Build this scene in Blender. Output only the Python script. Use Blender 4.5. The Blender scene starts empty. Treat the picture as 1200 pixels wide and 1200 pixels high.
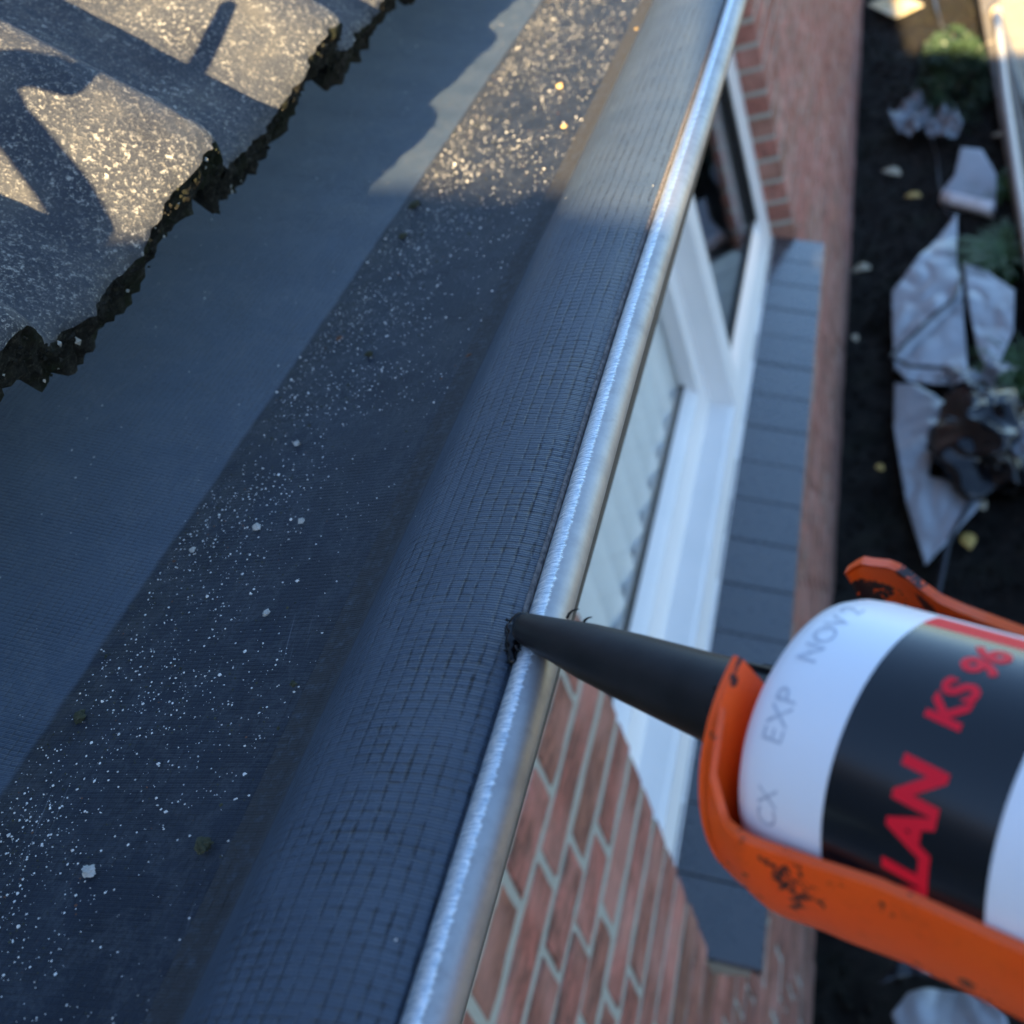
import bpy, bmesh, math, random
import numpy as np
from mathutils import Vector, Matrix, noise
random.seed(7)
C = bpy.context.scene
col = C.collection
H = 2.212                                   # height of the camera above the soil

# ------------------------------------------------------------------ camera
cam_d = bpy.data.cameras.new('camera'); cam = bpy.data.objects.new('camera', cam_d); col.objects.link(cam)
RT = Vector((0.92336, 0.23260, -0.30545)); DN = Vector((-0.09624, -0.62996, -0.77064)); FW = Vector((-0.37168, 0.74097, -0.55930))
cam.matrix_world = Matrix(((RT.x, -DN.x, -FW.x, 0), (RT.y, -DN.y, -FW.y, 0), (RT.z, -DN.z, -FW.z, H), (0, 0, 0, 1)))
cam_d.sensor_width = 36; cam_d.sensor_fit = 'HORIZONTAL'; cam_d.lens = 1409.9 / 1200 * 36
cam_d.clip_start = 0.01; cam_d.clip_end = 3000
cam_d.dof.use_dof = True; cam_d.dof.focus_distance = 0.305; cam_d.dof.aperture_fstop = 18
C.camera = cam
# ------------------------------------------------------------------ world, sun, exposure
SUN = Vector((.07, -1, .36)).normalized()
w = bpy.data.worlds.new('World'); C.world = w; w.use_nodes = True
nt = w.node_tree; bgn = nt.nodes['Background']
sky = nt.nodes.new('ShaderNodeTexSky'); sky.sky_type = 'NISHITA'; sky.sun_disc = False
sky.sun_elevation = math.asin(SUN.z); sky.sun_rotation = math.atan2(SUN.x, SUN.y)
nt.links.new(sky.outputs[0], bgn.inputs[0]); bgn.inputs[1].default_value = 0.070
sky.ozone_density = 3.2; sky.dust_density = 0.4; sky.air_density = 1.0
sl = bpy.data.lights.new('sun', 'SUN'); so = bpy.data.objects.new('sun', sl); col.objects.link(so)
sl.energy = 5.0; sl.angle = math.radians(.5); sl.color = (1, .74, .40)
so.rotation_euler = SUN.to_track_quat('Z', 'Y').to_euler()
C.view_settings.view_transform = 'Standard'; C.view_settings.look = 'None'
C.view_settings.exposure = 2.85; C.view_settings.gamma = 1; C.view_settings.use_curve_mapping = False

# ------------------------------------------------------------------ helpers
class MB:
    def __init__(s): s.v = []; s.f = []; s.mi = []
    def quad(s, a, b, c, d, m=0):
        n = len(s.v); s.v += [tuple(a), tuple(b), tuple(c), tuple(d)]; s.f.append((n, n+1, n+2, n+3)); s.mi.append(m)
    def box(s, x0, x1, y0, y1, z0, z1, m=0, j=0):
        n = len(s.v)
        for z in (z0, z1):
            for (x, y) in ((x0, y0), (x1, y0), (x1, y1), (x0, y1)):
                s.v.append((x+random.uniform(-j, j), y+random.uniform(-j, j), z+random.uniform(-j, j)))
        for q in ((0,3,2,1),(4,5,6,7),(0,1,5,4),(1,2,6,5),(2,3,7,6),(3,0,4,7)):
            s.f.append(tuple(n+i for i in q)); s.mi.append(m)
    def grid(s, P, closed=False, m=0):      # P[i][j] points
        n = len(s.v); R = len(P); K = len(P[0])
        for r in P: s.v += [tuple(p) for p in r]
        for i in range(R-1):
            for j in range(K if closed else K-1):
                j2 = (j+1) % K
                s.f.append((n+i*K+j, n+i*K+j2, n+(i+1)*K+j2, n+(i+1)*K+j)); s.mi.append(m)
    def tube(s, pts, r, k=8, m=0):
        pts = [Vector(p) for p in pts]; rings = []
        for i, p in enumerate(pts):
            t = (pts[min(i+1, len(pts)-1)] - pts[max(i-1, 0)]).normalized()
            a = t.cross(Vector((0,0,1)) if abs(t.z) < .9 else Vector((1,0,0))).normalized(); b = t.cross(a)
            rr = r[i] if isinstance(r, (list, tuple)) else r
            rings.append([p + (a*math.cos(2*math.pi*q/k) + b*math.sin(2*math.pi*q/k))*rr for q in range(k)])
        n = len(s.v); s.grid(rings, True, m)
        s.f.append(tuple(n+q for q in range(k))[::-1]); s.mi.append(m)
        s.f.append(tuple(n+(len(pts)-1)*k+q for q in range(k))); s.mi.append(m)
    def build(s, name, mats, parent=None, smooth=False):
        me = bpy.data.meshes.new(name); me.from_pydata(s.v, [], s.f)
        if not isinstance(mats, (list, tuple)): mats = [mats]
        for m in mats: me.materials.append(m)
        if len(mats) > 1:
            for p, i in zip(me.polygons, s.mi): p.material_index = i
        bm = bmesh.new(); bm.from_mesh(me); bmesh.ops.recalc_face_normals(bm, faces=bm.faces); bm.to_mesh(me); bm.free()
        if smooth:
            for p in me.polygons: p.use_smooth = True
        me.update()
        return link(name, me, parent)
def link(name, me, parent=None):
    o = bpy.data.objects.new(name, me); col.objects.link(o)
    if parent: o.parent = parent
    return o
def empty(name, label, cat, loc=(0,0,0), group=None):
    o = bpy.data.objects.new(name, None); col.objects.link(o); o.location = loc; o.empty_display_size = .05
    o['label'] = label; o['category'] = cat
    if group: o['group'] = group
    return o
def tag(o, label, cat, group=None):
    o['label'] = label; o['category'] = cat
    if group: o['group'] = group
    return o
def struct(o, kind='structure'): o['kind'] = kind; return o
def keep(o, parent):                        # parent an object that was built in world coordinates
    o.parent = parent; o.matrix_parent_inverse = Matrix.Translation(-parent.location)
    return o
def nz(x, y, z=0, s=1.0): return noise.noise(Vector((x*s, y*s, z*s)))

# ------------------------------------------------------------------ materials
def srgb(r, g, b): return tuple(((c/255)/12.92 if c/255 <= .04045 else ((c/255+.055)/1.055)**2.4) for c in (r, g, b)) + (1,)
class NM:
    def __init__(s, name):
        s.m = bpy.data.materials.new(name); s.m.use_nodes = True; s.t = s.m.node_tree
        s.b = s.t.nodes['Principled BSDF']
    def n(s, t, **k):
        x = s.t.nodes.new('ShaderNode'+t)
        for a, v in k.items(): setattr(x, a, v)
        return x
    def l(s, a, b): s.t.links.new(a, b)
    def coord(s, uv=False, scale=(1,1,1)):
        c = s.n('TexCoord'); mp = s.n('Mapping'); mp.inputs['Scale'].default_value = scale
        s.l(c.outputs['UV' if uv else 'Object'], mp.inputs[0]); return mp.outputs[0]
    def noise(s, sc, det=4, rough=.6, vec=None):
        x = s.n('TexNoise'); x.inputs['Scale'].default_value = sc; x.inputs['Detail'].default_value = det; x.inputs['Roughness'].default_value = rough
        if vec is not None: s.l(vec, x.inputs['Vector'])
        return x.outputs['Fac']
    def ramp(s, fac, stops):
        x = s.n('ValToRGB'); e = x.color_ramp.elements
        e[0].position, e[0].color = stops[0][0], stops[0][1] if len(stops[0][1]) == 4 else (*stops[0][1], 1)
        e[1].position, e[1].color = stops[-1][0], stops[-1][1] if len(stops[-1][1]) == 4 else (*stops[-1][1], 1)
        for p, c in stops[1:-1]:
            q = e.new(p); q.color = c if len(c) == 4 else (*c, 1)
        s.l(fac, x.inputs[0]); return x.outputs[0]
    def mix(s, fac, a, b, mode='MIX'):
        x = s.n('MixRGB', blend_type=mode)
        for i, v in ((0, fac), (1, a), (2, b)):
            if isinstance(v, (int, float)): x.inputs[i].default_value = v
            elif isinstance(v, tuple): x.inputs[i].default_value = v if len(v) == 4 else (*v, 1)
            else: s.l(v, x.inputs[i])
        return x.outputs[0]
    def math(s, op, a, b=0.0, c=None):
        x = s.n('Math', operation=op)
        for i, v in enumerate((a, b) if c is None else (a, b, c)):
            if isinstance(v, (int, float)): x.inputs[i].default_value = v
            else: s.l(v, x.inputs[i])
        return x.outputs[0]
    def bump(s, h, strength=.5, dist=.001, normal=None):
        x = s.n('Bump'); x.inputs['Strength'].default_value = strength; x.inputs['Distance'].default_value = dist
        s.l(h, x.inputs['Height'])
        if normal is not None: s.l(normal, x.inputs['Normal'])
        s.l(x.outputs[0], s.b.inputs['Normal']); return x.outputs[0]
    def set(s, color=None, rough=None, metal=None, spec=None, coat=None):
        for k, v in (('Base Color', color), ('Roughness', rough), ('Metallic', metal), ('Specular IOR Level', spec), ('Coat Weight', coat)):
            if v is None: continue
            if isinstance(v, (int, float)): s.b.inputs[k].default_value = v
            elif isinstance(v, tuple): s.b.inputs[k].default_value = v if len(v) == 4 else (*v, 1)
            else: s.l(v, s.b.inputs[k])
        return s
BK = (0,0,0); WH = (1,1,1)
def simple(name, c1, c2=None, sc=30, rough=.6, metal=0, spec=.5, bump=0, bd=.001, det=5, c3=None, coat=None):
    s = NM(name)
    if c2 is None: c2 = tuple(x*.8 for x in c1)
    f = s.noise(sc, det, .65, s.coord())
    stops = [(.35, c1), (.65, c2)] if c3 is None else [(.3, c1), (.5, c2), (.7, c3)]
    s.set(s.ramp(f, stops), rough, metal, spec, coat)
    if bump: s.bump(f, bump, bd)
    return s.m

# reinforced black membrane; UV = metres along the gutter, metres across it
def membrane(name, pitch, depth, dirt_lo, dirt_hi, scratch, tone=1.0, floor=None):
    s = NM(name); uv = s.coord(True)
    sep = s.n('SeparateXYZ'); s.l(uv, sep.inputs[0])
    wob = s.noise(60, 3, .5, uv)
    def lines(comp, p, width):
        v = s.math('MULTIPLY', s.math('ADD', comp, s.math('MULTIPLY', wob, p*.35)), 1/p)
        fr = s.math('FRACT', v); d = s.math('ABSOLUTE', s.math('SUBTRACT', fr, .5))   # .5 at the line
        mr = s.n('MapRange', interpolation_type='SMOOTHSTEP'); mr.inputs['From Min'].default_value = .5-width; mr.inputs['From Max'].default_value = .5
        s.l(d, mr.inputs['Value']); return mr.outputs[0]
    la = lines(sep.outputs[0], pitch*.80, .30); lb = lines(sep.outputs[1], pitch*1.15, .20); lc = lines(sep.outputs[0], pitch*.27, .45)
    vary = s.noise(45, 4, .6, uv)
    grid = s.math('MAXIMUM', s.math('MULTIPLY', la, .75), lb)
    fine = s.noise(2600, 3, .7, uv)
    brk = s.noise(420, 2, .6, uv)
    brc = s.n('MapRange'); brc.inputs['From Min'].default_value = .36; brc.inputs['From Max'].default_value = .62; s.l(brk, brc.inputs['Value'])
    big = s.n('MapRange'); big.inputs['From Min'].default_value = .35; big.inputs['From Max'].default_value = .65; big.inputs['To Min'].default_value = .35; s.l(s.noise(70, 3, .6, uv), big.inputs['Value'])
    dots = s.math('MULTIPLY', la, lb)
    g2 = s.math('MULTIPLY', s.math('ADD', s.math('MULTIPLY', grid, .85), s.math('MULTIPLY', dots, .5)), s.math('MULTIPLY', s.math('MULTIPLY_ADD', brc.outputs[0], .75, .25), big.outputs[0]))
    base = s.ramp(vary, [(.3, tuple(x*tone for x in (.034,.052,.080))), (.7, tuple(x*tone for x in (.052,.074,.106)))])
    if floor is not None:
        fm = s.n('MapRange'); fm.inputs['From Min'].default_value = floor-.0006; fm.inputs['From Max'].default_value = floor+.0006
        s.l(s.math('ADD', sep.outputs[1], s.math('MULTIPLY_ADD', wob, .002, -.001)), fm.inputs['Value'])
        fd = s.n('MapRange', interpolation_type='SMOOTHSTEP'); fd.inputs['From Min'].default_value = floor+.028; fd.inputs['From Max'].default_value = floor+.001; s.l(sep.outputs[1], fd.inputs['Value'])
        fdm = s.math('MULTIPLY', s.math('MULTIPLY', fd.outputs[0], fm.outputs[0]), s.ramp(s.noise(210, 6, .8, uv), [(.40, BK), (.62, WH)]))
        base = s.mix(fm.outputs[0], base, s.ramp(vary, [(.3, (.007,.011,.020)), (.7, (.016,.023,.036))]))
    if floor is not None:
        base = s.mix(s.math('MULTIPLY', fdm, .6), base, (.055,.052,.046))
        wm = s.noise(34, 6, .7, uv); ring = s.ramp(wm, [(.46, BK), (.50, WH), (.505, (.3,.3,.3)), (.60, BK)])
        base = s.mix(s.math('MULTIPLY', ring, .16), base, (.16,.165,.17))
    base = s.mix(s.math('MULTIPLY', g2, .85*depth), base, (.010,.011,.014))
    # grey chalky dust
    dust = s.ramp(s.noise(900, 4, .8, uv), [(.52, BK), (.75, WH)])
    base = s.mix(s.math('MULTIPLY', dust, .13), base, (.20,.20,.19))
    # dirt band
    mr = s.n('MapRange', interpolation_type='SMOOTHSTEP'); mr.inputs['From Min'].default_value = dirt_lo; mr.inputs['From Max'].default_value = dirt_hi
    s.l(sep.outputs[1], mr.inputs['Value'])
    dn = s.ramp(s.noise(260, 6, .8, uv), [(.22, BK), (.5, WH)])
    dm = s.math('MULTIPLY', s.math('MULTIPLY', mr.outputs[0], dn), .92)
    base = s.mix(dm, base, (.022,.021,.021))
    rough = s.math('MULTIPLY_ADD', vary, .16, .40)
    if scratch:
        st = s.coord(True, (9, 300, 1)); rot = s.n('Mapping'); rot.inputs['Rotation'].default_value = (0, 0, .22); s.l(uv, rot.inputs[0])
        m2 = s.n('Mapping'); m2.inputs['Scale'].default_value = (26, 900, 1); s.l(rot.outputs[0], m2.inputs[0])
        sc1 = s.ramp(s.noise(1, 2, .5, m2.outputs[0]), [(.66, BK), (.72, WH)])
        msk = s.ramp(s.noise(22, 2, .5, uv), [(.52, BK), (.66, WH)])
        base = s.mix(s.math('MULTIPLY', s.math('MULTIPLY', sc1, msk), .35), base, (.22,.23,.25))
    s.set(base, s.math('ADD', rough, s.math('MULTIPLY', dm, .4)) if floor is None else s.math('ADD', rough, s.math('MULTIPLY', fm.outputs[0], .10)), 0, .45 if floor is None else s.math('MULTIPLY_ADD', fm.outputs[0], -.15, .38))
    hgt = s.math('ADD', s.math('ADD', s.math('MULTIPLY', g2, -1.0), s.math('MULTIPLY', fine, .35)), s.math('MULTIPLY', lc, .22*depth))
    s.bump(hgt, .8*depth + .12, .00045)
    return s.m

M = {}
M['liner'] = membrane('dark_liner', .0019, .85, 5.0, 6.0, True, .98, .1992)
M['roll'] = membrane('woven_membrane', .0029, 1.25, .0185, .006, False, 1.0)

def tile_mat():
    s = NM('weathered_concrete_tile'); v = s.coord()
    f1 = s.noise(900, 4, .75, v); f2 = s.noise(38, 5, .65, v); f3 = s.noise(480, 5, .8, v)
    base = s.ramp(f2, [(.3, (.010,.014,.024)), (.5, (.022,.027,.038)), (.72, (.060,.060,.060))])
    spk = s.ramp(f3, [(.55, BK), (.62, WH)])
    msk = s.ramp(s.noise(30, 4, .7, v), [(.40, BK), (.64, WH)])
    base = s.mix(s.math('MULTIPLY', s.math('MULTIPLY', spk, msk), .75), base, (.48,.46,.41))
    gr = s.ramp(f1, [(.56, BK), (.70, WH)])
    base = s.mix(s.math('MULTIPLY', gr, .45), base, (.62,.57,.47))
    s.set(base, .62, 0, .55)
    s.bump(s.math('ADD', s.math('MULTIPLY', f1, .7), f3), .9, .0009)
    return s.m
M['tile'] = tile_mat()
def edge_mat():
    s = NM('crumbling_tile_edge'); v = s.coord(); f = s.noise(420, 6, .8, v); g = s.noise(60, 4, .7, v)
    c = s.ramp(f, [(.35, (.006,.006,.005)), (.55, (.028,.027,.022)), (.70, (.12,.115,.095))])
    c = s.mix(s.ramp(g, [(.5, BK), (.7, WH)]), c, (.022,.028,.012), 'MIX')
    s.set(c, .95, 0, .2); s.bump(f, 1, .002); return s.m
M['edge'] = edge_mat()

def brick_mat():
    s = NM('red_brick'); oi = s.n('ObjectInfo'); v0 = s.coord()
    ad = s.n('VectorMath', operation='ADD'); s.l(v0, ad.inputs[0])
    cmb = s.n('CombineXYZ'); r10 = s.math('MULTIPLY', oi.outputs['Random'], 37.0); s.l(r10, cmb.inputs[0]); s.l(r10, cmb.inputs[2]); s.l(cmb.outputs[0], ad.inputs[1])
    v = ad.outputs[0]
    mp = s.n('Mapping'); mp.inputs['Scale'].default_value = (1, .35, 1.6); s.l(v, mp.inputs[0])
    f = s.noise(70, 6, .75, mp.outputs[0]); g = s.noise(9, 3, .5, v); h = s.noise(420, 4, .8, v)
    hue = s.ramp(oi.outputs['Random'], [(0, (.27,.125,.10)), (.3, (.36,.150,.125)), (.55, (.41,.190,.165)), (.8, (.30,.155,.118)), (1, (.20,.120,.085))])
    c = s.mix(s.ramp(f, [(.42, WH), (.62, BK)]), hue, (.13,.075,.060))
    c = s.mix(s.math('MULTIPLY', s.ramp(g, [(.45, BK), (.7, WH)]), .5), c, (.46,.30,.27))
    c = s.mix(s.math('MULTIPLY', s.ramp(h, [(.6, BK), (.72, WH)]), .6), c, (.05,.03,.025))
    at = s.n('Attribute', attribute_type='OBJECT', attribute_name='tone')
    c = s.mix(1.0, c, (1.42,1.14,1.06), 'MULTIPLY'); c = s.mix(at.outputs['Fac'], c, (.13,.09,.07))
    s.set(c, .85, 0, .3); s.bump(s.math('ADD', f, s.math('MULTIPLY', h, .6)), .9, .0022); return s.m
M['brick'] = brick_mat()
M['mortar'] = simple('grey_mortar', (.28,.28,.245), (.38,.38,.335), 160, .95, bump=.8, bd=.0015, c3=(.32,.32,.285))
def metal_bead():
    s = NM('bare_aluminium'); v = s.coord(False, (1, 60, 1)); f = s.noise(14, 4, .6, v); g = s.noise(40, 4, .6, s.coord())
    c = s.ramp(g, [(.3, (.34,.33,.33)), (.7, (.48,.465,.45))])
    s.set(c, s.math('MULTIPLY_ADD', g, .25, .30), .9, .5); s.bump(f, .08, .0004); return s.m
M['alu'] = metal_bead()
def metal_scr():
    s = NM('filed_aluminium'); uv = s.coord(True); sep = s.n('SeparateXYZ'); s.l(uv, sep.inputs[0])
    f = s.noise(2100, 3, .75, s.coord(True, (1, .12, 1))); g = s.noise(150, 4, .6, uv); f2 = s.noise(900, 3, .8, uv)
    rag = s.noise(700, 4, .8, s.coord(True, (1, .25, 1)))
    d = s.math('SUBTRACT', s.math('MULTIPLY_ADD', rag, .0034, .0044), sep.outputs[1])
    mr = s.n('MapRange', interpolation_type='SMOOTHSTEP'); mr.inputs['From Min'].default_value = -.0002; mr.inputs['From Max'].default_value = .0005; s.l(d, mr.inputs['Value']); k = mr.outputs[0]
    c = s.ramp(f, [(.32, (.30,.38,.46)), (.5, (.66,.73,.78)), (.62, (.98,.99,.99))])
    sm = s.ramp(s.noise(45, 5, .7, s.coord()), [(.3, (.33,.33,.335)), (.55, (.46,.455,.45)), (.75, (.29,.28,.275))])
    s.set(s.mix(k, sm, c), s.math('SUBTRACT', s.math('MULTIPLY_ADD', g, .25, .46), s.math('MULTIPLY', k, .18)), .85, .6)
    s.bump(s.math('MULTIPLY', s.math('ADD', f, s.math('MULTIPLY', f2, .5)), s.math('MULTIPLY_ADD', k, .95, .05)), .7, .00035); return s.m
M['filed'] = metal_scr()
M['cutedge'] = simple('frayed_cut_edge', (.05,.045,.045), (.22,.19,.17), 700, .9, bump=.5, bd=.0004)
M['white'] = simple('white_window_frame', (.78,.79,.80), (.82,.82,.83), 12, .32, spec=.5)
M['gasket'] = simple('black_gasket', (.012,.012,.013), (.02,.02,.022), 40, .5)
M['blind'] = simple('pale_blind', (.74,.77,.75), (.80,.82,.80), 300, .8)
M['room'] = simple('dark_room', (.04,.045,.045), (.06,.06,.055), 3, .9)
def sill_mat():
    s = NM('dark_glazed_sill_tile'); v = s.coord(); f = s.noise(25, 5, .7, v); g = s.noise(300, 3, .7, v); oi = s.n('ObjectInfo')
    c = s.ramp(f, [(.3, (.022,.027,.036)), (.7, (.040,.045,.055))])
    c = s.mix(s.math('MULTIPLY', oi.outputs['Random'], .5), c, (.055,.060,.070))
    s.set(c, s.math('MULTIPLY_ADD', f, .16, .20), 0, .8, .25); s.bump(g, .15, .0004); return s.m
M['sill'] = sill_mat()
def glass_mat():
    m = bpy.data.materials.new('window_glass'); m.use_nodes = True; t = m.node_tree; t.nodes.remove(t.nodes['Principled BSDF'])
    a = t.nodes.new('ShaderNodeBsdfTransparent'); a.inputs[0].default_value = (.97,.98,.985,1); b = t.nodes.new('ShaderNodeBsdfGlossy'); b.inputs['Roughness'].default_value = .02
    lw = t.nodes.new('ShaderNodeLayerWeight'); lw.inputs[0].default_value = .5; fr = t.nodes.new('ShaderNodeMath'); fr.operation = 'POWER'; fr.inputs[1].default_value = 7.0; t.links.new(lw.outputs['Facing'], fr.inputs[0]); mx = t.nodes.new('ShaderNodeMixShader')
    for x, y in ((fr.outputs[0], mx.inputs[0]), (a.outputs[0], mx.inputs[1]), (b.outputs[0], mx.inputs[2]), (mx.outputs[0], t.nodes['Material Output'].inputs[0])): t.links.new(x, y)
    return m
M['glass'] = glass_mat()
def soil_mat():
    s = NM('dark_soil'); v = s.coord(); f = s.noise(26, 8, .75, v); g = s.noise(5, 3, .6, v)
    c = s.ramp(f, [(.35, (.010,.009,.008)), (.55, (.022,.019,.016)), (.72, (.05,.043,.034))])
    c = s.mix(s.math('MULTIPLY', s.ramp(g, [(.5, BK), (.7, WH)]), .5), c, (.018,.022,.012))
    s.set(c, .95, 0, .2); s.bump(f, 1, .02); return s.m
M['soil'] = soil_mat()
M['grass'] = simple('lawn_grass', (.03,.045,.018), (.06,.08,.03), 8, .95, bump=.6, bd=.02)
M['grit'] = simple('pale_grit', (.50,.49,.46), (.80,.78,.74), 350, .75)
M['chip'] = simple('stone_chip', (.28,.28,.25), (.48,.46,.42), 300, .8, bump=.5, bd=.0005)
M['crumb'] = simple('yellow_crumb', (.42,.27,.09), (.62,.44,.2), 300, .8, bump=.5)
M['moss'] = simple('moss', (.020,.024,.010), (.06,.06,.03), 500, .95, bump=1, bd=.001)
M['rust'] = simple('brown_crumb', (.10,.045,.025), (.16,.07,.04), 300, .9)
M['noz'] = simple('black_nozzle_plastic', (.009,.009,.009), (.018,.017,.017), 120, .45, spec=.3, bump=.12, bd=.0006, det=8)
M['sealant'] = simple('wet_black_sealant', (.002,.002,.003), (.004,.004,.005), 200, .2, spec=.35, bump=.1, bd=.0005)
M['cart'] = simple('white_cartridge_plastic', (.84,.86,.88), (.88,.89,.91), 20, .34, spec=.45)
M['label'] = simple('black_label', (.006,.007,.009), (.008,.009,.011), 20, .22, spec=.6)
M['redprint'] = simple('red_print', (.85,.008,.024), (.88,.010,.028), 20, .55, spec=.25)
M['greyprint'] = simple('grey_date_print', (.42,.45,.52), (.60,.63,.68), 900, .5)
def orange_mat():
    s = NM('scuffed_orange_paint'); v = s.coord(); f = s.noise(70, 6, .7, v); g = s.noise(220, 4, .7, v)
    c = s.mix(s.ramp(s.noise(18, 4, .6, v), [(.3, BK), (.7, WH)]), (.98,.085,.004), (.98,.13,.010))
    st = s.n('Mapping'); st.inputs['Scale'].default_value = (1, 1, 1); s.l(v, st.inputs[0])
    c = s.mix(s.ramp(f, [(.578, BK), (.60, WH)]), c, (.014,.012,.012))
    c = s.mix(s.math('MULTIPLY', s.ramp(g, [(.55, BK), (.75, WH)]), .25), c, (.25,.03,.01))
    s.set(c, s.math('MULTIPLY_ADD', f, .3, .25), 0, .5); s.bump(g, .2, .0005); return s.m
M['orange'] = orange_mat()
M['steel'] = simple('steel_rod', (.35,.35,.36), (.45,.45,.46), 60, .35, metal=1)
M['sheet'] = simple('grey_plastic_sheet', (.30,.33,.36), (.38,.41,.44), 6, .30, spec=.7, bump=.12, bd=.006, det=2)
M['sheetdark'] = simple('black_sheet_back', (.012,.012,.014), (.02,.02,.022), 20, .4)
M['bag'] = simple('black_plastic_bag', (.004,.004,.005), (.007,.007,.009), 5, .16, spec=.5, bump=.1, bd=.006, det=2)
M['clear'] = simple('cloudy_plastic_film', (.07,.085,.10), (.20,.22,.25), 30, .15, spec=.9, bump=.7, bd=.01)
M['paper'] = simple('stained_white_card', (.75,.72,.62), (.72,.60,.35), 11, .8, c3=(.42,.27,.10))
M['leafy'] = simple('yellow_leaf', (.50,.30,.06), (.60,.42,.12), 60, .6)
M['leafp'] = simple('pale_leaf', (.36,.30,.20), (.48,.42,.30), 60, .7)
M['cable'] = simple('black_cable', (.02,.022,.028), (.03,.033,.04), 40, .35)
M['timber'] = simple('weathered_edging', (.13,.115,.10), (.20,.18,.155), 22, .85, bump=.5, bd=.004)
M['pipe'] = simple('pale_plastic_pipe', (.56,.52,.46), (.62,.58,.52), 15, .5)
M['paving'] = simple('pale_paving', (.30,.26,.20), (.38,.33,.25), 14, .85, bump=.3, bd=.003)
M['shrub'] = simple('shrub_leaf', (.014,.032,.014), (.030,.058,.022), 25, .55)
M['blade'] = simple('grass_blade', (.035,.085,.020), (.07,.14,.035), 25, .5)
M['twig'] = simple('brown_twig', (.09,.065,.045), (.13,.1,.07), 80, .9, bump=.5)
M['wood'] = simple('blocker_board', (.22,.16,.10), (.30,.22,.14), 12, .8, bump=.3, bd=.002)
M['soffit'] = simple('dark_soffit', (.05,.048,.045), (.07,.066,.06), 12, .6)
M['plaster'] = simple('roof_felt', (.03,.03,.033), (.04,.04,.04), 12, .9)

# ------------------------------------------------------------------ setting: ground
m = MB(); m.quad((-600,-600,-.03),(600,-600,-.03),(600,600,-.03),(-600,600,-.03)); struct(m.build('ground', M['grass']))
P = []
for i in range(221):
    y = -1.5 + i*.05; r = []
    for j in range(31):
        x = -.45 + j*.021
        z = .022*nz(x, y, 0, 7) + .014*nz(x, y, 3, 22) + .006*nz(x, y, 5, 60)
        r.append((x, y, z))
    P.append(r)
m = MB(); m.grid(P); struct(m.build('soil_bed', M['soil'], None, True))
m = MB()
for k in range(2600):                       # clods
    x = random.uniform(-.41, .16); y = 1.0 + 6.6*random.random()**1.0; r = random.uniform(.003, .013)*(1.6 if random.random() < .06 else 1)
    c = Vector((x, y, .02*nz(x, y, 0, 7) + r*.3)); n = len(m.v)
    for d in ((1,0,0),(0,1,0),(-1,0,0),(0,-1,0),(0,0,1),(0,0,-1)):
        q = Vector(d)*r*random.uniform(.6, 1.3); m.v.append(tuple(c+q))
    for t in ((0,1,4),(1,2,4),(2,3,4),(3,0,4),(1,0,5),(2,1,5),(3,2,5),(0,3,5)): m.f.append((n+t[0], n+t[1], n+t[2])); m.mi.append(0)
struct(m.build('soil_clods', M['soil']), 'stuff')
m = MB(); m.box(.262, 4, -3, 12, -.03, .05); struct(m.build('paving', M['paving']))

# ------------------------------------------------------------------ house
house = empty('brick_house', 'red brick house with membrane gutter, concrete roof tiles and white window', 'house', (-.42, 2, 0))
def hp(o): return keep(o, house)
WX = -.42                                   # outer face of the wall
CP = .0586; Z0 = H-.813                     # bed joint height, course pitch
WY0, WY1 = .899, 2.985                      # window opening
wall = hp(MB().build('wall', M['mortar']))
mw = MB()
mx0, mx1 = WX-.11, WX-.0027
ZS = H-1.43                                 # underside line of the sill opening
ZT = H-.36
mw.box(mx0, mx1, -2.5, WY0-.004, 0-.3, H-.2); mw.box(mx0, mx1, WY1+.004, 9, -.3, H-.2)
mw.box(mx0, mx1, WY0-.004, WY1+.004, -.3, ZS-.06); mw.box(mx0, mx1, WY0-.004, WY1+.004, ZT, H-.2)
me = wall.data; me.clear_geometry(); me.from_pydata(mw.v, [], mw.f); me.update()
def brick_mesh(y0, y1, z0, z1, mb=None, lo=False):
    own = mb is None
    if own: mb = MB()
    cy, cz = (y0+y1)/2, (z0+z1)/2; hy, hz = (y1-y0)/2, (z1-z0)/2
    jx = random.uniform(-.0015, .0015)
    if lo:
        mb.box(WX-.10, WX+jx, y0, y1, z0, z1, 0, .001); return mb
    # front face with worn, uneven edges: two rings and a face
    n = len(mb.v); K = 14; ring = []
    per = [(-1,-1),(-.6,-1),(-.2,-1),(.2,-1),(.6,-1),(1,-1),(1,0),(1,1),(.6,1),(.2,1),(-.2,1),(-.6,1),(-1,1),(-1,0)]
    for (x, s, j) in ((WX-.10, 1, 0), (WX-.0022+jx, 1, .0012), (WX+jx, 1, .0016)):
        inset = .0022 if x == WX+jx else 0
        ring.append([(x+random.uniform(-j, j)*.4, cy+a*(hy-inset)+random.uniform(-j, j), cz+b*(hz-inset)+random.uniform(-j, j)) for a, b in per])
    mb.grid(ring, True)
    mb.f.append(tuple(n+2*K+q for q in range(K))); mb.mi.append(0)
    mb.f.append(tuple(n+q for q in range(K))[::-1]); mb.mi.append(0)
    return mb
bricks = []
J = .0122
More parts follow.
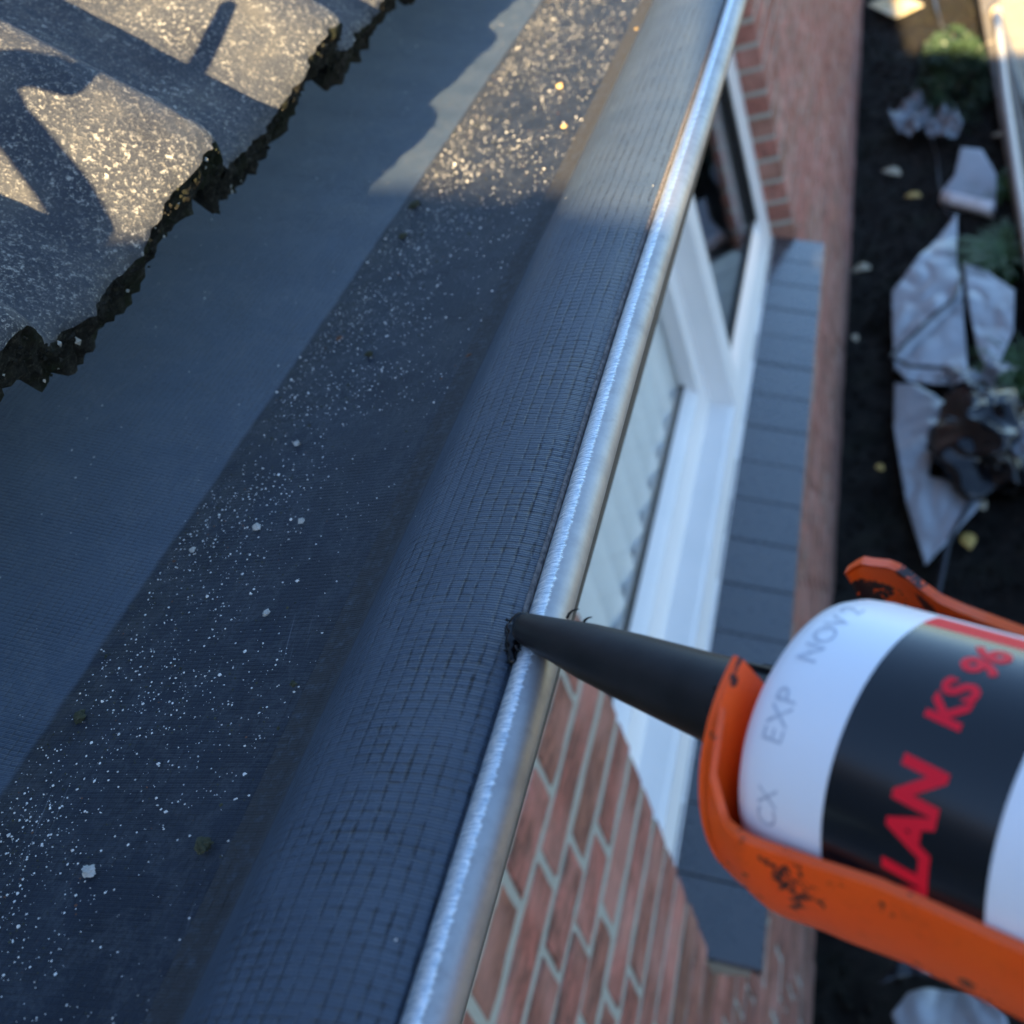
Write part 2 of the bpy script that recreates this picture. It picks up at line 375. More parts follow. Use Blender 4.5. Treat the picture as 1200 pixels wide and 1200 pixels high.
for n in range(-11, 25):
    zt = Z0 - n*CP - J/2 + 0; zb = zt - CP + J
    if zt < -.12 or zb > H-.2: continue
    ys = []
    y = (.571 if n % 2 == 0 else .634) - .235*12
    head = n % 2 == 0
    k = 0; y = -2.6 + (.0 if n % 2 else .06)
    # anchor joints so that even courses have a header between .571 and .695 and odd ones a joint at .634
    pts = [.571, .695] if n % 2 == 0 else [.634]
    a = pts[0]
    while a > -2.4: a -= .1195 if (random.random() < .25) else .2375; pts.insert(0, a)
    b = pts[-1]
    while b < 8.6: b += .1195 if (random.random() < .25) else .2375; pts.append(b)
    for i in range(len(pts)-1):
        y0, y1 = pts[i]+J/2, pts[i+1]-J/2
        if zt > ZS-.085 and zb < ZT:             # course crosses the opening
            if WY0-.05 < y1 <= WY0-.03: y1 = WY0
            elif WY1+.03 <= y0 < WY1+.05: y0 = WY1
            elif y1 <= WY0-.03 or y0 >= WY1+.03: pass
            elif y0 < WY0-.03: y1 = WY0
            elif y1 > WY1+.03: y0 = WY1
            else: continue
        bricks.append((y0, y1, zb, zt))
cpos = Vector((0, 0, H))
def in_view(b):
    c = Vector((WX, (b[0]+b[1])/2, (b[2]+b[3])/2)) - cpos; z = c.dot(FW)
    if z < .1: return None
    u, v = c.dot(RT)/z, c.dot(DN)/z
    if abs(u) > .47 or abs(v) > .5: return None
    if c.x/-c.z < -.56: return None              # hidden below the gutter
    if -.336 < 0 and (c.x/-c.z) > -.29 and (c.x/-c.z) < -.235 and .9 < c.y < 2.9: return None
    return z
vis = sorted([(in_view(b), b) for b in bricks if in_view(b) is not None])
near = [b for _, b in vis[:298]]; nearset = set(near)
proto = {}
for b in near:
    key = (round(b[1]-b[0], 3), random.randrange(4))
    if key not in proto:
        hy = (b[1]-b[0])/2; hz = (b[3]-b[2])/2
        mb = brick_mesh(-hy, hy, -hz, hz)
        for i, v in enumerate(mb.v): mb.v[i] = (v[0]-WX, v[1], v[2])
        me = bpy.data.meshes.new('brick'); me.from_pydata(mb.v, [], mb.f); me.materials.append(M['brick'])
        proto[key] = me
    o = link('brick', proto[key], wall)
    cy, cz = (b[0]+b[1])/2, (b[2]+b[3])/2
    pass
    o.location = (WX+random.uniform(-.001, .001), cy, cz); o.rotation_euler = (random.uniform(-.006, .006), 0, random.uniform(-.004, .004))
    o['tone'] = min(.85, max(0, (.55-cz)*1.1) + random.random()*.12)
mb = MB()
for b in bricks:
    if b not in nearset: brick_mesh(*b, mb, True)
o = mb.build('far_bricks', M['brick'], wall); o['kind'] = 'stuff'; o['tone'] = .3

# window ------------------------------------------------------------
FX = -.48
win = MB(); win.box(FX-.06, FX, WY0-.05, WY1+.06, H-1.43, H-1.372)        # bottom rail of outer frame
win.box(FX-.06, FX, WY0-.05, WY1+.06, ZT-.02, ZT+.05)
win.box(FX-.06, FX, WY1-.135, WY1+.06, H-1.372, ZT-.02)                   # far stile
win.box(FX-.06, FX, WY0-.05, WY0+.045, H-1.372, ZT-.02)
frame = hp(win.build('window', M['white']))
def sub(mb, name, mat, par=None, smooth=False):
    o = mb.build(name, mat, par or frame, smooth); pass; return o
b = MB(); b.box(FX-.058, FX+.006, WY0-.05, WY1+.06, H-1.452, H-1.4305); sub(b, 'bottom_drip', M['white'])
b = MB(); b.box(FX-.065, FX-.001, 2.10, 2.185, H-1.372, ZT-.02); sub(b, 'mullion', M['white'])
# ledges: sloped glazing beads
def bead(name, x0, d0, x1, d1, x2, d2, ya, yb, mat):       # profile swept along Y
    b = MB(); b.grid([[(x0, ya, H-d0), (x0, yb, H-d0)], [(x1, ya, H-d1), (x1, yb, H-d1)], [(x2, ya, H-d2), (x2, yb, H-d2)], [(x2-.02, ya, H-d2), (x2-.02, yb, H-d2)]])
    return sub(b, name, mat)
SY0, SY1 = WY0+.045, 2.10                                   # left light
bead('frame_rebate', FX-.0005, 1.3715, FX-.010, 1.3665, FX-.050, 1.356, SY0, SY1, M['white'])
sash = MB()
sash.box(FX-.085, FX-.050, SY0, SY1, H-1.357, H-1.285)
sash.box(FX-.085, FX-.050, SY0, SY0+.07, H-1.285, ZT-.02); sash.box(FX-.085, FX-.050, SY1-.07, SY1, H-1.285, ZT-.02)
sa = sub(sash, 'sash', M['white'])
bead('glazing_bead', FX-.0505, 1.2845, FX-.058, 1.278, FX-.076, 1.266, SY0+.07, SY1-.07, M['white'])
b = MB(); b.box(FX-.084, FX-.074, SY0+.066, SY1-.066, H-1.2655, H-1.259); sub(b, 'gasket', M['gasket'])
b = MB(); b.box(FX-.080, FX-.076, SY0+.06, SY1-.06, H-1.27, ZT-.02); sub(b, 'pane', M['glass'])
# right light
RY0, RY1 = 2.185, WY1-.135
bead('frame_rebate', FX-.0005, 1.3715, FX-.004, 1.352, FX-.016, 1.325, RY0, RY1, M['white'])
b = MB(); b.box(FX-.026, FX-.014, RY0, RY1, H-1.3245, H-1.312); b.box(FX-.026, FX-.004, RY1-.014, RY1, H-1.312, ZT-.02); b.box(FX-.026, FX-.010, RY0, RY0+.010, H-1.312, ZT-.02)
sub(b, 'gasket', M['gasket'])
b = MB(); b.box(FX-.024, FX-.020, RY0, RY1, H-1.325, ZT-.02); sub(b, 'pane', M['glass'])
# blinds in the left light
b = MB()
for k in range(12):
    y = SY0+.03 + k*.094; c = Vector((FX-.108, y, 0)); a = math.radians(28)
    d = Vector((math.sin(a)*.044, math.cos(a)*.044, 0)); z0, z1 = H-1.44, ZT
    s = MB(); prof = []
    for t in range(7):
        u = -1 + t/3.; off = .006*(1-u*u)
        prof.append(Vector((c.x + d.x*u + off, c.y + d.y*u, 0)))
    s.grid([[p+Vector((0,0,z0)) for p in prof], [p+Vector((0,0,z1)) for p in prof]])
    sub(s, 'blind_slat', M['blind'])
# inside of the room
b = MB()
b.quad((-2.2, .6, 0), (-2.2, 3.4, 0), (-2.2, 3.4, H), (-2.2, .6, H)); b.quad((-2.2, .6, H-1.9), (-2.2, 3.4, H-1.9), (WX-.11, 3.4, H-1.9), (WX-.11, .6, H-1.9))
b.quad((-2.2, .6, H-.3), (-2.2, 3.4, H-.3), (WX-.11, 3.4, H-.3), (WX-.11, .6, H-.3)); b.quad((-2.2, .6, 0), (WX-.11, .6, 0), (WX-.11, .6, H), (-2.2, .6, H)); b.quad((-2.2, 3.4, 0), (WX-.11, 3.4, 0), (WX-.11, 3.4, H), (-2.2, 3.4, H))
hp(b.build('room', M['room']))
b = MB(); b.box(FX-.36, FX-.082, WY0, WY1, H-1.47, H-1.445); hp(b.build('inner_sill', M['white']))

# outer sill of dark tiles ------------------------------------------
sill = hp(MB().build('sill', M['mortar']))
T20 = math.tan(math.radians(20)); sx1, sd1 = -.348, 1.478
def sd(x): return sd1 - T20*(sx1-x)*1.0
bed = MB(); q = [(-.50, sd(-.50)+.006), (sx1-.018, sd1+.004), (sx1-.020, sd1+.016), (-.50, sd(-.50)+.06)]
A = [(x, .885, H-d) for x, d in q]; B = [(x, 2.985, H-d) for x, d in q]
bed.grid([A, B], True); bed.f.append((0,1,2,3)); bed.f.append((7,6,5,4)); me = sill.data; me.from_pydata(bed.v, [], bed.f); me.update()
tw = .1225
for k in range(17):
    y0 = .885+.0012 + (k)*tw*1.0085; y1 = y0 + tw*1.0085-.0028
    t = MB(); dz = random.uniform(-.0008, .0008); h = .013
    xi = -.484
    prof = [(xi, sd(xi)), (-.43, sd(-.43)), (sx1-.0015, sd(sx1-.0015)), (sx1, sd1+.002), (sx1-.003, sd1+.009), (sx1-.012, sd1+.016), (sx1-.014, sd1+.006), (xi, sd(xi)+h)]
    rings = []
    for yy, ins in ((y0, .0012), (y0+.0015, 0), (y1-.0015, 0), (y1, .0012)):
        rings.append([(x-(ins if i in (3,4) else 0), yy, H-(d+dz+(ins if i < 4 else 0))) for i, (x, d) in enumerate(prof)])
    t.grid(rings, True); t.f.append(tuple(range(8))); t.f.append(tuple(24+q for q in range(8))[::-1])
    t.mi = [0]*len(t.f)
    o = t.build('sill_tile', M['sill'], sill); pass

# eaves: soffit, fascia, roof deck -----------------------------------
b = MB(); b.box(WX+.002, -.152, -2.5, 9, H-.252, H-.240); hp(b.build('soffit', M['soffit']))
b = MB(); b.box(-.150, -.130, -2.5, 9, H-.252, H-.187); hp(b.build('fascia', M['soffit']))
# gutter --------------------------------------------------------------
gut = hp(MB().build('gutter', M['liner']))
def bow(y): return -.0016*math.exp(-((y-.32)/.13)**2)
def sweep(name, prof, mat, ys, parent, amp=.0004, smooth=True):
    # prof = [(x, depth)], UV = (y, arc length)
    me = bpy.data.meshes.new(name); arc = [0]
    for i in range(1, len(prof)): arc.append(arc[-1] + math.hypot(prof[i][0]-prof[i-1][0], prof[i][1]-prof[i-1][1]))
    V = []; F = []; K = len(prof)
    for y in ys:
        for i, (x, d) in enumerate(prof):
            a = amp*nz(x, y, 1, 14) + amp*.35*nz(x, y, 2, 60)
            bx = bow(y) if x > -.17 else 0
            V.append((x+bx, y, H-d+a))
    for i in range(len(ys)-1):
        for j in range(K-1): F.append((i*K+j, i*K+j+1, (i+1)*K+j+1, (i+1)*K+j))
    me.from_pydata(V, [], F); uvl = me.uv_layers.new(name='UVMap')
    for li, l in enumerate(me.loops):
        vi = l.vertex_index; uvl.data[li].uv = (V[vi][1], arc[vi % K])
    me.materials.append(mat)
    for p in me.polygons: p.use_smooth = smooth
    o = link(name, me, parent); pass; return o, arc
YS = [-.7 + i*.008 for i in range(190)] + [.83 + i*.03 for i in range(60)] + [2.7+i*.2 for i in range(30)]
BD = .183
def arc_pts(pts, r=.006, n=5):               # round the inner corners of a polyline
    out = [pts[0]]
    for i in range(1, len(pts)-1):
        a, b, c = Vector((*pts[i-1], 0)), Vector((*pts[i], 0)), Vector((*pts[i+1], 0))
        rr = min(r if isinstance(r, float) else r[i], (a-b).length*.45, (c-b).length*.45)
        p, q = b+(a-b).normalized()*rr, b+(c-b).normalized()*rr
        for k in range(n+1):
            t = k/n; z = p*(1-t)**2 + b*2*t*(1-t) + q*t*t; out.append((z.x, z.y))
    out.append(pts[-1]); return out
T22 = math.tan(math.radians(22))
pr = arc_pts([(-.42, BD-T22*(.42-.2353)), (-.2353, BD), (-.140, BD+.002)], .005)
pr2 = []
for (a, b) in zip(pr[:-1], pr[1:]):
    L = math.hypot(b[0]-a[0], b[1]-a[1]); k = max(1, int(L/.008))
    pr2 += [(a[0]+(b[0]-a[0])*t/k, a[1]+(b[1]-a[1])*t/k) for t in range(k)]
pr2.append(pr[-1])
lin, _ = sweep('gutter_lining', pr2, M['liner'], YS, gut)
rp = arc_pts([(-.160, BD-.0004), (-.1515, BD-.0008), (-.1460, .1762), (-.1350, .1660), (-.1190, .1628), (-.1050, .1642), (-.0979, .1670), (-.0968, .1700)], [0, .002, .008, .010, .014, .010, .0012, 0], 7)
rl, _ = sweep('edge_membrane', rp, M['roll'], YS, gut, .0003)
# trim bead: round tube with a filed top
bc = (-.0930, .1696); br = .0047
def beadprof(a0, a1, n, rr): return [(bc[0]-rr*math.sin(math.radians(a)), bc[1]-rr*math.cos(math.radians(a))) for a in [a0+(a1-a0)*i/n for i in range(n+1)]]
tp = beadprof(62, -270, 46, br); sweep('edge_trim', tp, M['filed'], YS, gut, .0)
ce = [(-.0986, .1667), (-.0980, .1659), (-.0974, .1664), (-.0974, .1682)]
YS2 = [y for y in YS if y > .180]
o, _ = sweep('cut_edge', ce, M['cutedge'], YS2, gut, .0003)

# roof tiles -----------------------------------------------------------
roof = hp(MB().build('roof', M['plaster']))
PA = math.radians(42); UP = Vector((-math.cos(PA), 0, math.sin(PA))); NR = Vector((math.sin(PA), 0, math.cos(PA)))
E0 = Vector((-.2430, 0, H-.1138))
PER = .1210; YC = .3540                       # crest spacing and one crest position
def wave(y):                                  # asymmetric tile profile, 0 in the pan, 1 on the crest
    t = ((y-YC)/PER) % 1.0                    # 0 at the crest, then a steep drop, a flat pan, a gentle rise
    if t < .20: u = t/.20; return 1-(u*u*(3-2*u))
    if t < .50: return 0.0
    u = (t-.50)/.50; return (u*u*(3-2*u))**.85
WH_ = .0228
def make_tile(y0, n_up, fine, course):
    L = .42; TH = .016; width = PER*2
    ny = 110 if fine else 32; nu = 46 if fine else 8
    mb = MB()
    def pt(yy, u, n):
        w_ = wave(yy)*WH_; return E0 + UP*u + NR*(w_ + n) + Vector((0, yy, 0))
    top = []
    for j in range(nu+1):
        s = (j/nu)**1.7; row = []
        for i in range(ny+1):
            yy = y0 + width*i/ny; u = s*L
            rag = 0
            if j < 8 and fine: rag = (.0035*nz(yy, 0, 1, 60) + .0022*nz(yy, u, 4, 230))*(1-j/8)
            lip = -.0035*math.exp(-u/.0035) + (.0007*nz(yy, u, 2, 420) if fine else 0)
            row.append(pt(yy, u + rag, lip + course*.020))
        top.append(row)
    n0 = len(mb.v); mb.grid(top)
    # broken lip and underside
    lipr = []
    for k in range(1, 7 if fine else 3):
        kk = k/(6 if fine else 2); row = []
        for i in range(ny+1):
            yy = y0 + width*i/ny
            rag = (.0035*nz(yy, 0, 1, 60) + .0022*nz(yy, 0, 4, 230)) if fine else 0
            o_ = (.0030*nz(yy, kk*.02, 7, 150) + .0022*nz(yy, kk*.02, 9, 420)) if fine else 0; o_ -= .003*kk
            row.append(pt(yy, rag + o_ + .003*kk, -.0035 + course*.02 - kk*(TH + .0035*(1+nz(yy, 0, 3, 45)))))
        lipr.append(row)
    mb.grid([top[0]]+lipr, m=1)
    back = [[pt(y0+width*i/ny, L*q, -TH-.003+course*.02) for i in range(ny+1)] for q in (.05, 1)]
    mb.grid([lipr[-1]]+back, m=1)
    # side step of the overlap
    for side in (0, ny):
        a = [r[side] for r in top]; c = [p - NR*TH for p in a]; mb.grid([a, c], m=1)
    o = mb.build('roof_tile', [M['tile'], M['edge']], roof, True)
    pass; return o
base = YC + .020 - PER*2
for k in range(-3, 14):
    y0 = base + k*PER*2
    o = make_tile(y0 + .0006, 0, -1 <= k <= 2, 0)
    o.location += NR*random.uniform(-.0006, .0006)
    o = make_tile(y0, 0, False, 1); o.location += UP*.34
dk = MB(); dk.quad(*(E0+UP*.03+NR*-.03+Vector((0,-2,0)), E0+UP*.03+NR*-.03+Vector((0,6,0)), E0+UP*3+NR*-.03+Vector((0,6,0)), E0+UP*3+NR*-.03+Vector((0,-2,0))))
o = dk.build('roof_felt', M['plaster'], roof); pass
# crumbs of moss and mortar clinging to the tile edges
m = MB()
def blob(m, c, r, mi=0, squash=1):
    n = len(m.v)
    for d in ((1,0,0),(0,1,0),(-1,0,0),(0,-1,0),(0,0,1),(0,0,-1)):
        q = Vector(d)*r*random.uniform(.6, 1.35); q.z *= squash; m.v.append(tuple(Vector(c)+q))
    for t in ((0,1,4),(1,2,4),(2,3,4),(3,0,4),(1,0,5),(2,1,5),(3,2,5),(0,3,5)): m.f.append((n+t[0], n+t[1], n+t[2])); m.mi.append(mi)
for k in range(7000):
    y = random.uniform(-.05, 1.3); r = random.uniform(.0003, .0012)*(1.4 if random.random() < .05 else 1)
    kk = random.random()
    p = E0 + UP*random.uniform(-.0015, .004) + NR*(wave(y)*WH_ - .004 - kk*.014) + Vector((0, y, 0))
    if nz(y, kk, 0, 25) < -.15: continue
    blob(m, p, r*.85, 0 if random.random() < .96 else 1)
o = m.build('edge_moss', [M['edge'], M['chip']], roof); pass; o['kind'] = 'stuff'

# ------------------------------------------------------------------ grit and debris in the gutter
m = MB()
def surf_z(x):
    if x < -.2353: return H-(BD-T22*(-.2353-x))
    return H-BD-.0002*(x+.2353)/.1
n = 0
while n < 21000:
    t = random.random()
    y = .02 + 1.75*random.random()**1.35
    x = -.2353 + abs(random.gauss(0, .030)) if random.random() < (.62 if y < .45 else .35) else random.uniform(-.236, -.157)
    if x > -.156: continue
    if random.random() > .25 + 1.1*max(0, nz(x, y, 0, 26)+.35): continue
    r = .00013 + .00034*random.random()**2.6
    if random.random() < .018: r = random.uniform(.0005, .0008)
    r *= .86
    dark = random.random() < .30
    blob(m, (x, y, surf_z(x)+r*.5), r, 1 if dark else (2 if random.random() < .05 else 0), .7)
    n += 1
for k in range(420):                          # a few on the slope and the roll
    y = .05+1.3*random.random()
    x = random.uniform(-.34, -.236)
    r = .00015+.0003*random.random()**2; blob(m, (x, y, surf_z(x)+r*.4), r, 0, .7)
for k in range(90):
    y = .05+.9*random.random(); x = random.uniform(-.138, -.10); zz = H-(.1652+(-.0975-x)*.052)
    r = .00012+.0002*random.random(); blob(m, (x+bow(y), y, zz+r*.3+.0003), r, 0, .6)
struct(m.build('roof_grit', [M['grit'], M['moss'], M['rust']]), 'stuff')
def lump(name, loc, r, mat, label, cat, group=None, sq=.7, el=1.0):
    bm = bmesh.new(); bmesh.ops.create_icosphere(bm, subdivisions=3, radius=r)
    sd_ = random.random()*50
    for v in bm.verts:
        k = 1 + .6*noise.noise(v.co*(1.4/r) + Vector((sd_, 0, 0))) + .45*noise.noise(v.co*(4.5/r) + Vector((sd_, 3, 0))); v.co *= k; v.co.z *= sq; v.co.y *= el
    me = bpy.data.meshes.new(name); bm.to_mesh(me); bm.free(); me.materials.append(mat)
    o = link(name, me); o.location = loc; o.rotation_euler.z = random.random()*3
    tag(o, label, cat, group); return o
G = 'larger bits of stone and moss lying in the gutter'
deb = [
 (-.1597,.3319,.0013,'rust','reddish brown chip near the foot of the membrane roll, right of the pale scratches','chip'),
 (-.2108,.2915,.0013,'chip','pale round chip with two smaller ones beside it in mid gutter','chip'),
 (-.1669,.1333,.0024,'moss','dark brown moss clump near the roll in the lower part of the gutter','moss clump'),
 (-.1649,.1814,.0011,'moss','tiny dark crumb close to the roll, left of the nozzle tip and lower','crumb'),
 (-.2263,.1730,.0022,'moss','dark brown moss clump near the left edge of the gutter floor','moss clump'),
 (-.1943,.1263,.0018,'chip','largest pale stone chip in the lower left corner of the gutter','chip'),
 (-.1909,.2486,.0013,'chip','single pale chip in the open middle of the gutter floor','chip'),
 (-.2063,.2480,.0016,'chip','grey stone chip left of the single pale chip in the open middle','chip'),
 (-.2032,.3450,.0017,'moss','green moss crumb in the upper middle of the shaded gutter','moss clump'),
 (-.1841,.5955,.0021,'crumb','yellow crumb glowing in the sunlit part of the gutter','crumb'),
 (-.1850,.2085,.0013,'chip','olive chip on the gutter floor left of the nozzle tip','chip'),
 (-.2275,.4763,.0030,'moss','dark moss clump against the fold just below the sunlit patch','moss clump'),
 (-.2218,.3610,.0013,'rust','brown chip beside the fold, left of the green moss crumb','chip'),
 (-.2255,.2400,.0012,'chip','pale sliver on the fold line in the left half of the gutter','chip'),
 (-.2230,.4450,.0021,'moss','blackish moss lump on the fold below the clump near the sunlit patch','moss clump'),
 (-.1690,.5350,.0015,'crumb','orange crumb at the foot of the roll at the edge of the sunlight','crumb'),
 (-.1540,.6600,.0014,'crumb','tan crumb at the foot of the roll far up in the sunlight','crumb'),
]
for x, y, r, mt, lab, cat in deb:
    r *= .72
    lump('moss_clump' if mt == 'moss' else 'stone_chip' if mt == 'chip' else 'crumb', (x, y, surf_z(x)+r*.4), r, M[mt], lab, cat, G, .65, 1.2)

# ------------------------------------------------------------------ sealant gun and cartridge
AX = Vector((0.86804, -0.49281, 0.06037)).normalized(); TIP = Vector((-.0955, .17475, H-.16274))
Crim = TIP + AX*.0735
toC = (cpos - (Crim+AX*.02)); WV = (toC - AX*toC.dot(AX)).normalized()       # towards the camera
UV_ = WV.cross(AX).normalized()
if UV_.dot(DN) > 0: UV_ = -UV_                                               # up in the picture
def cyl(s, phi, r): p = math.radians(phi); return TIP + AX*s + (WV*math.cos(p) + UV_*math.sin(p))*r
cart = empty('sealant_cartridge', 'white sealant cartridge with black label and red lettering, held in the orange gun', 'cartridge', TIP+AX*.16)
def loc(o, par): return keep(o, par)
def lathe(name, prof, mat, par, k=72, smooth=True):
    m = MB(); m.grid([[cyl(s, 360*q/k, r) for q in range(k)] for s, r in prof], True); return loc(m.build(name, mat, None, smooth), par)
SR = .0735
body = [(SR-.0005, .0105), (SR, .0185), (SR+.0006, .0215), (SR+.0022, .0238), (SR+.0045, .0247), (SR+.008, .025)] + [(SR+.008+i*.01, .025) for i in range(1, 14)] + [(SR+.150, .025), (SR+.150, .001)]
lathe('cartridge_body', body, M['cart'], cart)
nzp = [(-.0002, .0022), (0, .0030), (.0012, .0034), (.010, .0045), (.020, .0058), (.032, .0068), (.045, .0076), (.058, .0084), (.066, .0090), (SR-.003, .0092), (SR+.002, .0094)]
lathe('nozzle', nzp, M['noz'], cart, 48)
for ph in (58, 12, -50, -100, 150, 105):       # moulded grip ribs at the nozzle base
    m = MB(); q = [cyl(.0560, ph-2, .0082), cyl(.0560, ph+2, .0082), cyl(SR+.001, ph+4, .0094), cyl(SR+.001, ph-4, .0094)]
    q2 = [cyl(.0580, ph-2, .0092), cyl(.0580, ph+2, .0092), cyl(SR+.001, ph+4, .0107), cyl(SR+.001, ph-4, .0107)]
    m.v = [tuple(x) for x in q+q2]; m.f = [(0,1,2,3),(4,5,6,7),(0,1,5,4),(1,2,6,5),(2,3,7,6),(3,0,4,7)]; m.mi = [0]*6
    loc(m.build('grip_rib', M['noz']), cart)
# label: a patch of a slightly larger cylinder
def patch(name, s0, s1, p0, p1, r, mat, par, ns=2, np_=50):
    m = MB(); m.grid([[cyl(s0+(s1-s0)*i/ns, p0+(p1-p0)*j/np_, r) for j in range(np_+1)] for i in range(ns+1)]); return loc(m.build(name, mat, None, True), par)
LS0, LS1 = SR+.0180, SR+.0430
patch('label', LS0, LS1, -150, 59.5, .02512, M['label'], cart)
patch('red_stripe', LS0, SR+.075, 59.6, 71, .02512, M['redprint'], cart, 2, 8)
def text(body_, s_base, phi0, size, mat, par, name, bold=0.0, r=.02522, sx=1.0, italic=0.0, spacing=1.0):
    cu = bpy.data.curves.new(name, 'FONT'); cu.body = body_; cu.size = size; cu.offset = bold; cu.shear = italic; cu.space_character = spacing; cu.resolution_u = 4
    to = bpy.data.objects.new(name, cu); col.objects.link(to); bpy.context.view_layer.update()
    me = bpy.data.meshes.new_from_object(to.evaluated_get(bpy.context.evaluated_depsgraph_get())); col.objects.unlink(to)
    bm = bmesh.new(); bm.from_mesh(me)
    xs = [v.co.x for v in bm.verts]; x = min(xs)
    while x < max(xs):
        bmesh.ops.bisect_plane(bm, geom=bm.verts[:]+bm.edges[:]+bm.faces[:], plane_co=(x, 0, 0), plane_no=(1, 0, 0)); x += .0010
    for v in bm.verts:
        ph = phi0 + math.degrees(v.co.x*sx/.025); p = cyl(s_base - v.co.y, ph, r); v.co = p
    bm.to_mesh(me); bm.free(); me.materials.clear(); me.materials.append(mat)
    o = link(name, me); return loc(o, par)
text('ALAN', SR+.0345, -49, .0090, M['redprint'], cart, 'label_lettering', .00042, italic=.12, sx=.98)
text('KS', SR+.0335, 16, .0074, M['redprint'], cart, 'label_lettering', .00028, italic=.12, sx=.95)
text('96', SR+.0338, 38, .0076, M['redprint'], cart, 'label_lettering', .00028, italic=.12, sx=.92)
text('EXP', SR+.0092, -8, .0052, M['greyprint'], cart, 'date_print', .0, r=.02506)
text('NOV', SR+.0090, 23, .0052, M['greyprint'], cart, 'date_print', .0, r=.02506)
text('2', SR+.0088, 52, .0052, M['greyprint'], cart, 'date_print', .0, r=.02506)
text('CX', SR+.0100, -38, .0048, M['greyprint'], cart, 'date_print', .0, r=.02506)
# burrs on the nozzle
for s, ph, L in ((.0165, 82, .0020), (.0120, 80, .0028), (.0015, -70, .0012)):
    p0 = cyl(s, ph, .0050 if s > .01 else .0042); m = MB()
    pts = [p0 + (UV_*math.sin(t*1.3) + AX*(1-math.cos(t*1.6))*(1 if ph > 0 else -1) + WV*.3*t)*L*(1 if ph > 0 else -1)*.9 for t in (0, .3, .6, .9, 1.1)]
    m.tube(pts, [.00035, .0003, .00022, .00016, .0001], 6); loc(m.build('plastic_burr', M['noz']), cart)

gun = empty('caulking_gun', 'scuffed orange caulking gun cradling the white cartridge on the right', 'caulking gun', TIP+AX*.20)
def lerp_tab(tab, x):
    if x <= tab[0][0]: return tab[0][1]
    for (a, va), (b, vb) in zip(tab[:-1], tab[1:]):
        if x <= b: t = (x-a)/(b-a); t = t*t*(3-2*t); return va+(vb-va)*t
    return tab[-1][1]
phb = [(-.0045, 18), (-.0028, 12), (-.0006, -24), (.0025, -38), (.010, -39), (.03, -37), (.25, -37)]
pht = [(-.0045, 106), (-.003, 104), (.0, 102), (.006, 101), (.014, 99), (.024, 94), (.04, 94), (.25, 94)]
rad = [(-.0045, .0262), (.0, .0277), (.006, .0292), (.016, .0282), (.03, .0270), (.25, .0266)]
m = MB(); out, inn = [], []
S = [-.0034, -.0028, -.002, -.0005, .001, .0025, .004, .006, .008, .011, .014, .018, .022, .028, .036, .05, .08, .12, .155]
K = 110
for s in S:
    a, b, r = lerp_tab(phb, s), lerp_tab(pht, s)-360, lerp_tab(rad, s)
    def rr_(j, r=r, s=s):
        t = max(0, (j/K-.68)/.32); return r + .0062*t*t*(3-2*t)*math.exp(-((s+.001)/(.0125 if s > -.001 else .006))**2)
    def ss(j, s=s):
        t = max(0, (j/K-.72)/.28); return SR + s - .0060*t*t*(3-2*t)*max(0, 1-max(0, s)/.03)
    out.append([cyl(ss(j), a+(b-a)*j/K, rr_(j)) for j in range(K+1)]); inn.append([cyl(ss(j), a+(b-a)*j/K, rr_(j)-.0016) for j in range(K+1)])
m.grid(out); m.grid(inn)
m.grid([out[0], inn[0]]); m.grid([out[-1], inn[-1]])
m.grid([[r[0] for r in out], [r[0] for r in inn]]); m.grid([[r[-1] for r in out], [r[-1] for r in inn]])
cr = loc(m.build('cradle', M['orange'], None, True), gun)
mod = cr.modifiers.new('weld', 'WELD'); mod.merge_threshold = .00005
# front plate, with a slot for the nozzle
m = MB(); F1, F2 = [], []
a, b = 16, 106-360
for rr in (.0268, .020, .0125): F1.append([cyl(SR-.0033, a+(b-a)*j/K, rr) for j in range(K+1)]); F2.append([cyl(SR-.0018, a+(b-a)*j/K, rr) for j in range(K+1)])
m.grid(F1); m.grid(F2); m.grid([F1[-1], F2[-1]]); m.grid([F1[0], F2[0]]); m.grid([[r[0] for r in F1], [r[0] for r in F2]]); m.grid([[r[-1] for r in F1], [r[-1] for r in F2]])
loc(m.build('front_plate', M['orange']), gun)
lathe('rear_plate', [(SR+.152, .004), (SR+.152, .0275), (SR+.156, .0275), (SR+.156, .004)], M['orange'], gun)
m = MB(); m.tube([TIP+AX*(SR+.145), TIP+AX*(SR+.36)], .004, 12); loc(m.build('push_rod', M['steel']), gun)
DNW = Vector((0, 0, -1)); DG = (DNW - AX*DNW.dot(AX)).normalized()
m = MB(); m.tube([TIP+AX*(SR+.157), TIP+AX*(SR+.185)+DG*.004, TIP+AX*(SR+.20)+DG*.05, TIP+AX*(SR+.215)+DG*.12], [.017, .018, .014, .012], 14); loc(m.build('handle', M['orange'], None, True), gun)
m = MB(); m.tube([TIP+AX*(SR+.165)+DG*.015, TIP+AX*(SR+.150)+DG*.05, TIP+AX*(SR+.165)+DG*.105], [.006, .005, .004], 10); loc(m.build('trigger', M['steel'], None, True), gun)

